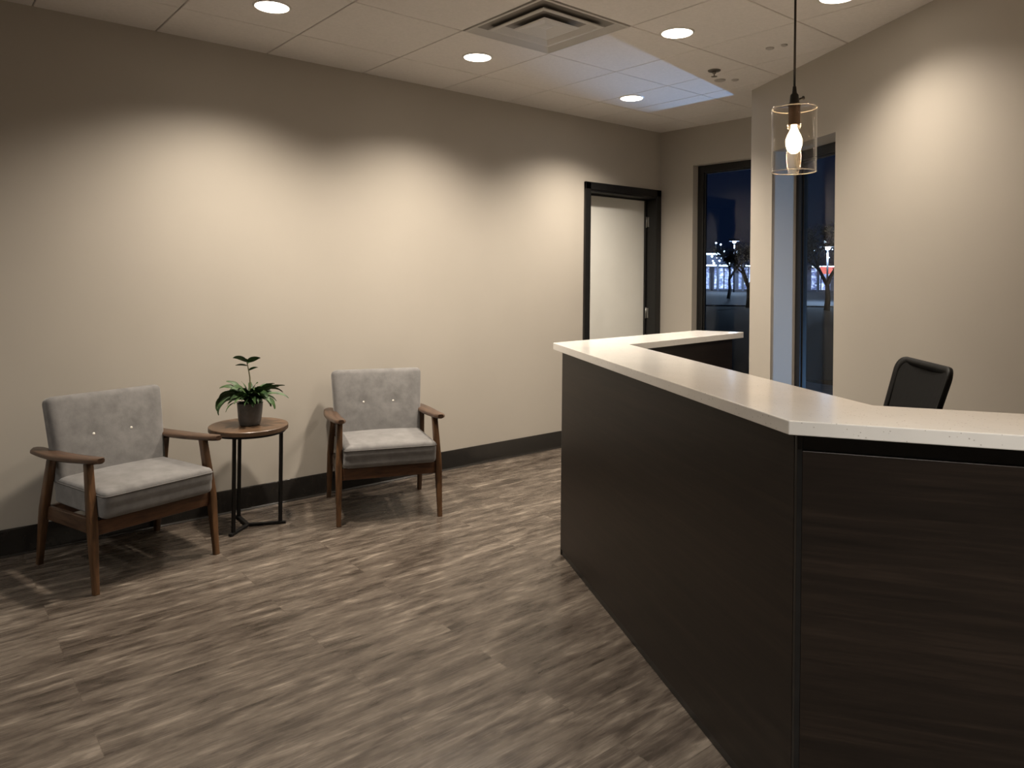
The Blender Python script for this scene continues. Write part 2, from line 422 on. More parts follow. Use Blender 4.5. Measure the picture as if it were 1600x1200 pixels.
# ------------------------------------------------------------------ door in the left wall
door = empty('door_1', (0, 4.852, 0), kind='structure')
def ch(name, bm, m, par, **k):
    """link under a parent that sits at a location, mesh given in world space"""
    bmesh.ops.transform(bm, matrix=par.matrix_local.inverted() if par.parent is None else Matrix(), verts=bm.verts)
    return link(name, bm, m, par, **k)
bpy.context.view_layer.update()
bm = bmesh.new()
y0, y1, zt = 4.362, 5.343, 2.19
box(bm, (WX, y0, 0), (.012, y0+.062, zt), .003)                 # casing
box(bm, (WX, y1-.062, 0), (.012, y1, zt), .003)
box(bm, (WX, y0, zt-.062), (.012, y1, zt), .003)
box(bm, (-.18, y0+.043, 0), (.004, y0+.064, zt-.06), .002)       # jambs
box(bm, (-.18, y1-.064, 0), (.004, y1-.043, zt-.06), .002)
box(bm, (-.18, y0+.043, zt-.081), (.004, y1-.043, zt-.06), .002)
box(bm, (-.125, y0+.063, 0), (-.105, y0+.078, zt-.08), .001)     # stops
box(bm, (-.125, y1-.078, 0), (-.105, y1-.063, zt-.08), .001)
box(bm, (-.125, y0+.063, zt-.095), (-.105, y1-.063, zt-.08), .001)
ch('door_frame', bm, M['black'], door)
bm = bmesh.new(); box(bm, (-.172, y0+.066, .008), (-.128, y1-.066, zt-.083), .002); ch('door_leaf', bm, M['leaf_door'], door)
for z in (.25, 1.06, 1.90):
    bm = bmesh.new()
    box(bm, (-.104, y1-.068, z-.045), (-.075, y1-.063, z+.045), .001)
    tube(bm, [(-.10, y1-.072, z-.05), (-.10, y1-.072, z+.05)], .006, 10)
    ch('hinge', bm, M['steel'], door)

# ------------------------------------------------------------------ windows
def window(name, P, s0, s1, z0, z1, o0):
    """P(s, o) -> xy ; black frame set back o0 inside the opening, single pane"""
    e = empty(name, (0, 0, 0), kind='structure')
    bm = bmesh.new()
    def seg(sa, sb, za, zb, oa, ob):
        pl = [P(sa, oa), P(sb, oa), P(sb, ob), P(sa, ob)]
        prism(bm, [(q.x, q.y) for q in pl], za, zb, .002)
    fwd = .062
    seg(s0+.001, s0+fwd, z0, z1, o0, o0+.05); seg(s1-fwd, s1-.001, z0, z1, o0, o0+.05)
    seg(s0+fwd-.001, s1-fwd+.001, z1-fwd, z1-.001, o0, o0+.05); seg(s0+fwd-.001, s1-fwd+.001, z0+.001, z0+fwd, o0, o0+.05)
    seg(s0+fwd, s0+fwd+.014, z0+fwd, z1-fwd, o0+.012, o0+.036); seg(s1-fwd-.014, s1-fwd, z0+fwd, z1-fwd, o0+.012, o0+.036)
    seg(s0+fwd, s1-fwd, z1-fwd-.014, z1-fwd, o0+.012, o0+.036); seg(s0+fwd, s1-fwd, z0+fwd, z0+fwd+.014, o0+.012, o0+.036)
    link('window_frame', bm, M['black'], e)
    bm = bmesh.new()
    pl = [P(s0+fwd+.004, o0+.02), P(s1-fwd-.004, o0+.02), P(s1-fwd-.004, o0+.026), P(s0+fwd+.004, o0+.026)]
    prism(bm, [(q.x, q.y) for q in pl], z0+fwd+.004, z1-fwd-.004)
    link('window_pane', bm, M['glass'], e)
    return e
window('window_1', lambda s, o: Vector((s, YB+o)), B0, B1, BS, BH, .07)
window('window_2', lambda s, o: wallpt(s, o), R0, R1, RS, RH, .175)

# ------------------------------------------------------------------ reception counter
ZT, ZB = 1.066, 1.031
def inter(p, d, q, e):
    det = d.x*(-e.y) + e.x*d.y
    r = q-p; a = (r.x*(-e.y) + e.x*r.y)/det
    return p + d*a
S2 = Vector((1.500, 3.870)); L2e = Vector((1.753, 4.000))
DL = (S2-S_).normalized(); NL = Vector((DL.y, -DL.x))          # leg direction, towards the inside
I1 = inter(S_+NL*.27, (L2e-Vector((1.871, 2.791))).normalized(), S_+N1*.36, D1)
I1 = inter(L2e, (L2e-Vector((1.871, 2.791))).normalized(), S_+N1*.36, D1)
I2 = inter(S_+N1*.36, D1, T_+N3*.305, D3)
K0 = inter(T_, D3, Vector(wallpt(0, -.002)), DW); K1 = inter(T_+N3*.305, D3, Vector(wallpt(0, -.002)), DW)
bm = bmesh.new()
prism(bm, [(v.x, v.y) for v in (S_, T_, K0, K1, I2, I1, L2e, S2)], ZB, ZT, .0025)
tag(link('countertop', bm, M['quartz']), 'white speckled quartz countertop bending round the dark reception desk', 'countertop')

cab = empty('reception_desk', (2.5, 2.2, 0), 0, 'dark espresso wood reception desk front under the white countertop', 'reception desk')
bpy.context.view_layer.update()
OV = .04
A_ = inter(S_+N1*OV, D1, S_+D1*.03, N1)
B_ = inter(S_+N1*OV, D1, T_+N3*OV, D3)
def off(p, q, o, d0=0, d1=0):
    d = (q-p).normalized(); n = Vector((-d.y, d.x)); return [p+d*d0, q+d*d1, q+d*d1+n*o, p+d*d0+n*o]
TH = .10
Kb = inter(T_+N3*OV, D3, Vector(wallpt(0, -.004)), DW); Kc = inter(T_+N3*(OV+TH), D3, Vector(wallpt(0, -.004)), DW)
Bin = inter(S_+N1*(OV+TH), D1, T_+N3*(OV+TH), D3)
Z0 = .0
def pr(name, poly, z0, z1, m, bev=.0015, par=None):
    bm = bmesh.new(); prism(bm, [(v.x, v.y) for v in poly], z0, z1, bev); return ch(name, bm, m, cab)
KX = .02
pr('long_panel', [A_+D1*.012, B_-D1*.012, Bin-D1*.004, A_+D1*.012+N1*TH], .028, ZB, M['wood_dark'])
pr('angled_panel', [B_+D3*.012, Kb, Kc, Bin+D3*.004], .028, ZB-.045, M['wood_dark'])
pr('overhang_shade_strip', [B_+D3*.012+N3*.006, Kb+N3*.006, Kc, Bin+D3*.004], ZB-.045, ZB, M['black'])  # black strip stands in for the shade under the countertop overhang
# corner posts and plinth in black
pr('corner_post', [B_-D1*.012+N1*.001, B_+N1*.0, B_+D3*.012+N3*.001, Bin+D3*.004, Bin-D1*.004], 0, ZB, M['black'], .001)
pr('end_post', [A_, A_+D1*.012, A_+D1*.012+N1*TH, A_+N1*TH], 0, ZB, M['black'], .001)
pr('plinth', [A_+D1*.012+N1*.004, B_-D1*.012+N1*.004, Bin-D1*.004, A_+D1*.012+N1*TH], 0, .028, M['black'], .001)
pr('plinth', [B_+D3*.012+N3*.004, Kb+N3*.004, Kc, Bin+D3*.004], 0, .028, M['black'], .001)
# rear leg of the desk
La = S_ + DL*.16 + NL*.05; Lb = S2 - DL*.12 + NL*.05
Li = inter(L2e, (L2e-Vector((1.871, 2.791))).normalized(), L2e-DL*.12, NL) - NL*.012
Lj = inter(I1, (L2e-I1).normalized(), La, NL) - NL*.012
pr('rear_panel', [A_+N1*(TH+.001)+D1*.012, Lb, Li, Lj, Lj - DL*.0], .0, ZB, M['wood_dark'])

# ------------------------------------------------------------------ armchairs
def make_armchair():
    root = empty('armchair', (0, 0, 0))
    for s in (-1, 1):
        fo = Vector((.278, .288*s, .0)); kn = Vector((.232, .286*s, .30)); tp = Vector((.168, .276*s, .572))
        bm = bmesh.new(); loft(bm, [fo, kn, tp], [(.026, .026), (.036, .044), (.030, .040)])
        link('leg', bm, M['walnut'], root, smooth=True, angle=50)
        fo = Vector((-.280, .288*s, .0)); kn = Vector((-.238, .286*s, .28)); tp = Vector((-.185, .276*s, .528))
        bm = bmesh.new(); loft(bm, [fo, kn, tp], [(.026, .028), (.036, .044), (.032, .042)])
        link('leg', bm, M['walnut'], root, smooth=True, angle=50)
        # armrest: a plank, wide in the middle, dropping to the back
        out = []
        N = 22
        for i in range(N+1):
            u = i/N; x = -.350 + .650*u
            wi = .030 + .004*math.sin(PI*min(1, u*1.1)); wo = .028 + .024*math.sin(PI*u**.75)
            e_ = min(1, math.sqrt(max(0, 1-((abs(u-.5)-.46)/.04)**2))) if abs(u-.5) > .46 else 1
            zc = .538 + .046*u**1.2 - .006*math.sin(PI*u)
            out.append((x, wi*(.55+.45*e_), wo*(.55+.45*e_), zc))
        bm = bmesh.new(); rings = []
        for x, wi, wo, zc in out:
            ya, yb = .283-wi, .283+wo
            rings.append([bm.verts.new((x, s*y, zc+z)) for y, z in ((ya, .005), (ya+.006, .0115), (yb-.006, .0115), (yb, .005), (yb, -.006), (yb-.010, -.0125), (ya+.010, -.0125), (ya, -.006))])
        for A, B in zip(rings, rings[1:]):
            for k in range(8): bm.faces.new((A[k], A[(k+1) % 8], B[(k+1) % 8], B[k]))
        bm.faces.new(rings[0]); bm.faces.new(rings[-1])
        link('armrest', bm, M['walnut_x'], root, smooth=True, angle=50)
        bm = bmesh.new(); bar(bm, (-.236, .268*s, .252), (.236, .268*s, .276), (.020, .064), (.020, .068), (0, 1, 0), .004)
        link('side_rail', bm, M['walnut_x'], root)
    bm = bmesh.new(); bar(bm, (.232, -.268, .275), (.232, .268, .275), (.022, .066), (.022, .066), (1, 0, 0), .004); link('front_rail', bm, M['walnut_y'], root)
    bm = bmesh.new(); bar(bm, (-.236, -.268, .255), (-.236, .268, .255), (.022, .060), (.022, .060), (1, 0, 0), .004); link('back_rail', bm, M['walnut_y'], root)
    # seat cushion
    def seat_fn(p):
        u = (p.x+.245)/.49
        z = .302 + (p.z+.064)*1.0 + .012*u
        if p.z > 0: z += .016*(1-(p.x/.25)**2)*(1-(p.y/.26)**2)
        return Vector((p.x*(1+ (.02 if p.z > 0 else 0))+.045, p.y, z))
    t = rounded_box(.245, .2635, .064, .026, 16, seat_fn)
    seat = link('seat_cushion', t, M['fabric'], root)
    bm = bmesh.new(); pts = []
    hx, hy, rr = .2455, .2635, .024
    for cx_, cy_, a0 in ((hx-rr, hy-rr, 0), (-(hx-rr), hy-rr, PI/2), (-(hx-rr), -(hy-rr), PI), (hx-rr, -(hy-rr), 1.5*PI)):
        for k in range(6):
            a = a0+PI/2*k/5; px_, py_ = cx_+rr*math.cos(a), cy_+rr*math.sin(a)
            pts.append((px_*1.02+.045, py_*1.003, .302+.064+.040+.012*(px_+.245)/.49))
    tube(bm, pts, .0022, 6, closed=True); link('piping', bm, M['piping'], seat)
    # back cushion, leaning back
    lean = math.atan2(.10, .40)
    ca, sa = math.cos(lean), math.sin(lean)
    def back_fn(p):
        x = p.x
        taper = 1 - .30*max(0, (p.z)/.215)*.5
        x *= taper
        if x > 0:
            x += .012*(1-(p.y/.27)**2)*(1-(p.z/.215)**2)
            for by in (-.092, .092):
                d2 = (p.y-by)**2 + (p.z-.005)**2
                x -= .014*math.exp(-d2/.0007)
        y = p.y*(1.0+.045*(p.z/.215))
        X = x*ca - p.z*sa; Z = x*sa + p.z*ca
        return Vector((X-.222, y, Z+.587))
    t = rounded_box(.047, .272, .215, .032, 26, back_fn)
    back = link('back_cushion', t, M['fabric'], root)
    for by in (-.092, .092):
        bm = bmesh.new(); lathe(bm, [(0, .006), (.005, .005), (.008, .002), (.0085, -.002), (0, -.004)], n=16)
        c = back_fn(Vector((.047, by, .005)))
        R_ = Matrix.Translation(c+Vector((.002, 0, .001))) @ Matrix.Rotation(PI/2-lean, 4, 'Y')
        bmesh.ops.transform(bm, matrix=R_, verts=bm.verts)
        link('button', bm, M['button'], back)
    return root
def copy_tree(o, parent=None):
    c = o.copy(); C.objects.link(c)
    if parent: c.parent = parent
    for k in [q for q in bpy.data.objects if q.parent == o and q != c]: copy_tree(k, c)
    return c
ac = make_armchair()
ac.location = (.395, .848, 0); ac.rotation_euler = (0, 0, math.radians(15))
tag(ac, 'grey upholstered armchair with walnut frame, left of the round side table', 'armchair', 'armchairs against the long wall')
ac2 = copy_tree(ac)
ac2.location = (.436, 2.222, 0); ac2.rotation_euler = (0, 0, math.radians(-20))
tag(ac2, 'grey upholstered armchair with walnut frame, between side table and reception desk', 'armchair', 'armchairs against the long wall')

# ------------------------------------------------------------------ side table
TC = Vector((.285, 1.464)); TZ = .563
tb = empty('side_table', (TC.x, TC.y, 0), 0, 'small round walnut side table on thin black metal legs', 'side table')
bm = bmesh.new(); lathe(bm, [(0, TZ-.026), (.207, TZ-.026), (.210, TZ-.023), (.210, TZ-.003), (.207, TZ), (0, TZ)], n=64)
link('table_top', bm, M['tabletop'], tb, smooth=True, angle=40)
bm = bmesh.new(); lathe(bm, [(0, TZ-.038), (.196, TZ-.038), (.196, TZ-.026), (0, TZ-.026)], n=64); link('under_ring', bm, M['iron'], tb, smooth=True, angle=40)
feet = [Vector((.374, 1.355)), Vector((.352, 1.622)), Vector((.130, 1.468))]
for f in feet:
    q = f-TC
    bm = bmesh.new(); box(bm, (q.x-.009, q.y-.009, .008), (q.x+.009, q.y+.009, TZ-.036), .002); link('leg', bm, M['iron'], tb)
    bm = bmesh.new(); d = q.normalized(); bar(bm, (0, 0, .008), (q.x+d.x*.03, q.y+d.y*.03, .008), (.022, .014), (.022, .014), (-d.y, d.x, 0), .002); link('base_spoke', bm, M['iron'], tb)

# ------------------------------------------------------------------ potted plant
pl = empty('potted_plant', (TC.x+.005, TC.y+.004, TZ), 0, 'green leafy plant in a grey pot on the round side table', 'potted plant')
PH = .122
bm = bmesh.new(); lathe(bm, [(0, 0), (.049, 0), (.055, .005), (.061, .03), (.0685, PH-.004), (.069, PH), (.064, PH), (.062, PH-.02), (0, PH-.02)], n=48)
link('pot', bm, M['pot'], pl, smooth=True, angle=45)
bm = bmesh.new(); lathe(bm, [(0, PH-.012), (.03, PH-.012), (.0618, PH-.016)], n=32); link('soil', bm, M['soil'], pl)
def leaf(bm, base, az, elev, L, W, curl, roll=0, lobed=False, n=9):
    """a leaf starting at base, heading az/elev, arching down by curl radians along its length"""
    p = Vector(base); rows = []; a = elev
    for i in range(n+1):
        u = i/n
        d = Vector((math.cos(az)*math.cos(a), math.sin(az)*math.cos(a), math.sin(a)))
        side = Vector((-math.sin(az), math.cos(az), 0)); nrm = side.cross(d) * -1
        sd = side*math.cos(roll) + nrm*math.sin(roll)
        wd = W*(math.sin(PI*min(1, u**.75*.98+.02)))**.8 if not lobed else W*(math.sin(PI*(u**1.35*.93+.035)))**.7*(.66+.34*abs(math.sin(u*PI*3.4)))
        wd = max(wd, .0008)
        up_ = nrm*.22*wd
        rows.append((bm.verts.new(p+sd*wd+up_), bm.verts.new(p-up_*.4), bm.verts.new(p-sd*wd+up_)))
        p = p + d*(L/n); a -= curl/n*(.5+u)
    for A, B in zip(rows, rows[1:]):
        for k in (0, 1):
            f = bm.faces.new((A[k], A[k+1], B[k+1], B[k])); f.smooth = True
stem_pts = [(0, 0, PH-.02), (.001, .001, PH+.06), (-.001, -.002, PH+.14), (-.004, -.006, PH+.17), (-.009, -.014, PH+.215), (-.012, -.018, PH+.245)]
bm = bmesh.new(); tube(bm, stem_pts, [.0048, .0044, .0038, .0034, .003, .0018], 8)
link('stem', bm, M['stem'], pl)
bm = bmesh.new(); rnd_ = random.Random(3)
VA = YAW                                     # screen-right direction on the plan is +YAW
def azs(a): return VA + a
for a, z, el, L, W, cu, ro in ((PI, .226, .50, .085, .019, .75, .9), (0, .224, .45, .078, .018, .35, -.9), (PI-.2, .204, .12, .078, .010, .4, .7), (.1, .178, .55, .055, .010, .7, -.7), (-PI/2, .225, .8, .035, .008, .3, 0), (PI/2, .215, .5, .04, .008, .4, 0)):
    zz = PH+z; k = (z-.17)/.075
    leaf(bm, (-.004-.007*max(0, k), -.006-.011*max(0, k), zz), azs(a), el, L, W, cu, ro)
for i in range(84):
    a = rnd_.uniform(0, 2*PI); el = rnd_.uniform(.35, 1.35); L = rnd_.uniform(.09, .165)
    leaf(bm, (math.cos(azs(a))*.014, math.sin(azs(a))*.014, PH-.01+rnd_.uniform(0, .035)), azs(a), el, L, rnd_.uniform(.011, .020), rnd_.uniform(1.1, 2.3), rnd_.uniform(-1.2, 1.2), True)
for a, el, L, cu, W in ((PI-.1, .80, .215, 2.5, .013), (PI+.3, .72, .225, 2.9, .0135), (PI-.4, .9, .195, 2.4, .013), (.0, .80, .205, .95, .0135), (.15, .60, .210, 1.5, .010), (-.3, .55, .18, 2.2, .014), (PI+.1, 1.05, .185, 1.7, .014), (PI, .45, .20, 1.9, .012), (.3, 1.0, .165, 1.4, .017), (PI-.2, .62, .22, 2.0, .011), (PI+.5, .5, .21, 2.6, .012), (.5, .9, .19, 1.9, .012), (-.6, .8, .18, 2.3, .012), (PI-.8, .8, .19, 2.2, .012), (-.1, 1.1, .17, 1.2, .012), (PI, 1.2, .17, 1.3, .012)):
    leaf(bm, (math.cos(azs(a))*.014, math.sin(azs(a))*.014, PH+.01), azs(a), el, L, W, cu, rnd_.choice((-1, 1))*rnd_.uniform(.6, 1.1), True, 14)
link('foliage', bm, M['leaf'], pl)

# ------------------------------------------------------------------ pendants
def pendant(x, y, label, watts=PEND_W):
    r = empty('pendant_lamp', (x, y, H), 0, label, 'pendant lamp', 'clear glass pendants over the counter')
    zt, zb = 1.928-H, 1.731-H
    def P(bm, nm, m, par=r, **k): return link(nm, bm, m, par, **k)
    bm = bmesh.new(); lathe(bm, [(0, -.022), (.05, -.02), (.06, -.008), (.06, 0), (0, 0)]); P(bm, 'canopy', M['cord'], smooth=True, angle=40)
    bm = bmesh.new(); tube(bm, [(0, 0, -.02), (0, 0, zt+.05)], .0035, 8); P(bm, 'cord', M['cord'])
    bm = bmesh.new(); lathe(bm, [(0, zt+.062), (.005, zt+.06), (.007, zt+.04), (.012, zt+.034), (.014, zt+.012), (.018, zt+.006), (.0185, zt+.0005), (0, zt+.0005)], n=24)
    tube(bm, [(.008, .010, zt+.022), (.016, .020, zt+.026)], .003, 8); tube(bm, [(.016, .020, zt+.026), (.018, .0225, zt+.027)], .006, 10)
    P(bm, 'strain_relief', M['cord'], smooth=True, angle=40)
    bm = bmesh.new(); lathe(bm, [(0, zt), (.017, zt), (.0175, zt-.05), (.016, zt-.056), (0, zt-.056)], n=28); P(bm, 'socket', M['socket'], smooth=True, angle=40)
    R = .0645
    bm = bmesh.new(); tk = .0022
    lathe(bm, [(.019, zt), (R-.008, zt), (R-.002, zt-.002), (R, zt-.008), (R, zb+.001), (R-.001, zb), (R-tk, zb), (R-tk, zt-.008), (R-.009, zt-tk), (.019, zt-tk), (.019, zt)], n=64)
    gs = P(bm, 'glass_shade', M['lampglass'])
    for zz, k in ((zb+.0006, 1), (zt-.006, 1)):
        bm = bmesh.new(); tube(bm, [((R-.0011)*math.cos(2*PI*i/64), (R-.0011)*math.sin(2*PI*i/64), zz) for i in range(64)], .0013, 6, closed=True); link('glass_rim', bm, M['rim'], gs)
    zc = zt-.104
    bm = bmesh.new(); lathe(bm, [(0, zc-.038), (.010, zc-.036), (.019, zc-.026), (.0235, zc-.010), (.0235, zc+.004), (.0185, zc+.018), (.012, zc+.031), (.0085, zc+.040), (.0085, zc+.050), (0, zc+.051)], n=28)
    P(bm, 'bulb', M['bulb'], smooth=True)
    ld = bpy.data.lights.new('bulb_light', 'POINT'); ld.energy = watts; ld.color = PEND_COL; ld.shadow_soft_size = .027
    lo = bpy.data.objects.new('bulb_light', ld); C.objects.link(lo); lo.parent = r; lo.location = (0, 0, zc)
    return r
pendant(3.177, 2.051, 'clear glass cylinder pendant lamp with glowing bulb over the white countertop')
pendant(3.95, 2.27, 'clear glass pendant lamp over the angled end of the countertop by the right wall')

# ------------------------------------------------------------------ ceiling downlights
def downlight(x, y, label, group='recessed ceiling downlights', watts=DOWN_W, col=DOWN_COL, cone=137):
    r = empty('downlight', (x, y, H), 0, label, 'ceiling light', group)
    bm = bmesh.new(); lathe(bm, [(.079, -.001), (.082, -.006), (.090, -.004), (.093, .0), (.079, .0)], n=48); link('trim_ring', bm, M['trimring'], r, smooth=True, angle=50)
    bm = bmesh.new(); lathe(bm, [(0, -.009), (.068, -.009), (.076, -.007), (.079, -.002), (.079, 0)], n=48); link('lens', bm, M['lens'], r)
    ld = bpy.data.lights.new('downlight_source', 'SPOT'); ld.shadow_soft_size = .065; ld.energy = watts; ld.color = col; ld.spot_size = math.radians(cone); ld.spot_blend = 1.0
    lo = bpy.data.objects.new('downlight_source', ld); C.objects.link(lo); lo.parent = r; lo.location = (0, 0, -.02)
    return r
downlight(.782, 1.379, 'round recessed downlight above the left armchair, cut by the top edge')
downlight(.776, 2.651, 'round recessed downlight above the right armchair, left of the air vent')
downlight(1.849, 3.191, 'round recessed downlight between the air vent and the pendant lamp', watts=82)
downlight(.708, 4.127, 'round recessed downlight nearest the black framed door')
downlight(2.665, 3.334, 'round recessed downlight beside the right wall, behind the pendant cord', watts=108)
for x, y, wt, cn in ((1.0, -1.0, 95, 141), (2.5, -1.3, 200, 141), (4.75, .75, 600, 118), (2.3, -3.4, 60, 141)):
    downlight(x, y, 'round recessed downlight over the entrance side of the lobby, out of view', 'downlights on the entrance side', wt, (1.0, .94, .86), cn)

# ------------------------------------------------------------------ air diffuser
vx0, vx1, vy0, vy1 = 1.11, 1.748, 2.307, 2.925
vc = Vector(((vx0+vx1)/2, (vy0+vy1)/2)); hx_, hy_ = (vx1-vx0)/2, (vy1-vy0)/2
ve = empty('air_diffuser', (vc.x, vc.y, H), 0, 'square four-way air diffuser set in the ceiling grid', 'air vent')
def sqrings(bm, prof, mat=0):
    R_ = []
    for k, z in prof: R_.append([bm.verts.new((sx_*hx_*k, sy_*hy_*k, z)) for sx_, sy_ in ((-1, -1), (1, -1), (1, 1), (-1, 1))])
    for A, B in zip(R_, R_[1:]):
        for i in range(4): bm.faces.new((A[i], A[(i+1) % 4], B[(i+1) % 4], B[i])).material_index = mat
    return R_
bm = bmesh.new(); sqrings(bm, [(1.0, -.004), (.965, -.006), (.955, -.003), (.74, .046), (.74, .07), (1.0, .07), (1.0, -.004)]); link('outer_frame', bm, M['vent'], ve)
bm = bmesh.new(); sqrings(bm, [(.70, -.002), (.655, -.006), (.63, -.004), (.43, .036), (.43, .040), (.70, .003), (.70, -.002)]); link('vane', bm, M['vent'], ve)
bm = bmesh.new(); R_ = sqrings(bm, [(.41, -.002), (.37, -.006), (.345, -.004), (.12, .012), (.06, .008)]); bm.faces.new(R_[-1]); link('centre_plate', bm, M['vent'], ve)
bm = bmesh.new(); R_ = sqrings(bm, [(1.0, .069), (.01, .069)]); bm.faces.new(R_[-1]); link('throat', bm, M['vent_dark'], ve)

# ------------------------------------------------------------------ sprinkler heads and little fittings on the ceiling
def sprinkler(x, y, label, s=1.0, kind=0):
    r = empty('sprinkler_head', (x, y, H), 0, label, 'sprinkler', 'small fittings on the ceiling')
    bm = bmesh.new(); lathe(bm, [(.034*s, 0), (.032*s, -.006), (.020*s, -.009), (.012*s, -.006), (0, -.006)], n=28); link('escutcheon', bm, M['nickel'] if kind == 0 else M['gridbar'], r, smooth=True, angle=40)
    if kind == 0:
        bm = bmesh.new(); lathe(bm, [(0, -.006), (.009*s, -.006), (.009*s, -.022), (.004, -.024), (.004, -.038), (.016*s, -.039), (.016*s, -.041), (0, -.041)], n=20); link('nozzle', bm, M['nickel'], r)
    return r
sprinkler(1.546, 3.959, 'dark sprinkler head on the ceiling beyond the pendant lamp', 1.2)
sprinkler(1.434, 4.183, 'flat round ceiling fitting next to the sprinkler head', 1.1, 1)
sprinkler(1.506, 4.250, 'smallest ring fitting on the ceiling near the bend of the wall', .7, 1)
sprinkler(2.031, 3.804, 'small dark fitting on the ceiling left of the pendant cord', .7, 1)
sprinkler(2.115, 3.812, 'tiny dark fitting on the ceiling closest to the pendant cord', .55, 1)

# ------------------------------------------------------------------ office chair behind the desk
pn = Vector((3.295, 2.963)); pf = Vector((3.055, 3.193))
mid = (pn+pf)/2; ax = (pn-pf); ang = math.atan2(ax.y, ax.x)
fx = Vector((-math.sin(ang), math.cos(ang)))                    # one normal of the panel
if fx.x > 0: fx = -fx
# local frame: x forwards, y to the sitter's left
oc = empty('office_chair', (mid.x+fx.x*.42, mid.y+fx.y*.42, 0), math.atan2(fx.y, fx.x), 'black mesh-back office chair behind the reception desk', 'office chair')
def tilt(p):
    z = p.z; return Vector((p.x - .23 - (z-.45)*.30 + .020*(p.y/.2)**2, p.y, z))
BW = ax.length/2+.045
bm = bmesh.new(); pts = []
top, bot, rr = 1.088, .56, .05
for cx_, cz_, a0 in ((BW-rr, top-rr, 0), (-(BW-rr), top-rr, PI/2), (-(BW*.86-rr), bot+rr, PI), (BW*.86-rr, bot+rr, 1.5*PI)):
    for k in range(7):
        a = a0+PI/2*k/6; pts.append(tilt(Vector((0, cx_+rr*math.cos(a), cz_+rr*math.sin(a)))))
sec = bmesh.new()
N = len(pts); rings = []
cen = sum(pts, Vector())/N
for i in range(N):
    p = pts[i]; inn = (cen-p); inn.x *= .2; inn = inn.normalized()
    fwd_ = Vector((1, 0, .15)).normalized()
    rings.append([bm.verts.new(p + inn*a_ + fwd_*b_) for a_, b_ in ((0, -.011), (-.003, 0), (0, .009), (.032, .005), (.036, 0), (.032, -.009))])
for i in range(N):
    A = rings[i]; B = rings[(i+1) % N]
    for k in range(6):
        f = bm.faces.new((A[k], A[(k+1) % 6], B[(k+1) % 6], B[k])); f.smooth = True
bk = link('backrest_frame', bm, M['plastic_black'], oc)
bm = bmesh.new(); G = 10; gv = []
for i in range(G+1):
    row = []
    for j in range(G+1):
        y = -(BW-.02)+2*(BW-.02)*i/G; z = bot+.02+(top-bot-.04)*j/G
        y *= .86+.14*(z-bot)/(top-bot)
        row.append((tilt(Vector((.0, y, z))), ))
    gv.append(row)
for o_ in (-.003, .003):
    vv = [[bm.verts.new(c[0]+Vector((o_, 0, 0))) for c in row] for row in gv]
    for i in range(G):
        for j in range(G): bm.faces.new((vv[i][j], vv[i+1][j], vv[i+1][j+1], vv[i][j+1]))
link('mesh_panel', bm, M['mesh_black'], oc)
t = rounded_box(.235, .235, .035, .03, 8, lambda p: Vector((p.x, p.y, p.z+.47))); link('seat', t, M['mesh_black'], oc)
bm = bmesh.new(); tube(bm, [(-.10, 0, .43), (-.24, 0, .43), (-.275, 0, .50), (-.32, 0, .66)], .018, 10); link('back_bracket', bm, M['plastic_black'], oc)
bm = bmesh.new(); tube(bm, [(0, 0, .44), (0, 0, .11)], .026, 14); link('gas_column', bm, M['plastic_black'], oc)
for k in range(5):
    a = 2*PI*k/5+.3; d = Vector((math.cos(a), math.sin(a)))
    bm = bmesh.new(); bar(bm, (0, 0, .105), (d.x*.29, d.y*.29, .075), (.05, .035), (.03, .022), (-d.y, d.x, 0), .004); link('base_arm', bm, M['plastic_black'], oc)
    bm = bmesh.new(); c0 = Vector((d.x*.29, d.y*.29, .028)); s_ = Vector((-d.y, d.x, 0))
    tube(bm, [c0-s_*.02, c0-s_*.005], .028, 16); tube(bm, [c0+s_*.005, c0+s_*.02], .028, 16); tube(bm, [c0, c0+Vector((0, 0, .045))], .006, 8)
    link('caster', bm, M['plastic_black'], oc)

# ------------------------------------------------------------------ outdoors, at night
FW = Vector((fw.x, fw.y)).normalized(); RT = Vector((rt.x, rt.y))
def site(u, d): q = Vector((CAM.x, CAM.y)) + FW*d + RT*u; return q     # street grid: d away from the building, u along the street
GZ = -.14
SROT = math.atan2(RT.y, RT.x)
def smat(u, d, z=GZ): q = site(u, d); return Matrix.Translation((q.x, q.y, z)) @ Matrix.Rotation(SROT, 4, 'Z')
def gplane(name, quad, z, m):
    bm = bmesh.new(); prism(bm, [(v.x, v.y) for v in quad], z-.1, z); return tag(link(name, bm, m), kind='structure')
gplane('ground_walk', [Vector((-14, YB+.16)), Vector((1.25, YB+.16)), wallpt(.0, .26), wallpt(9.5, .26), wallpt(9.5, 5.6), wallpt(-1.0, 5.6), Vector((-14, YB+5.6))], GZ, M['concrete'])
gplane('ground_lawn', [site(-12, 11), site(60, 11), site(60, 37), site(-12, 37)], GZ-.01, M['lawn'])
gplane('ground_parking', [site(-30, 37), site(90, 37), site(90, 130), site(-30, 130)], GZ-.03, M['asphalt'])
gplane('ground_curb', [site(-12, 36.6), site(60, 36.6), site(60, 37.3), site(-12, 37.3)], GZ+.06, M['concrete'])

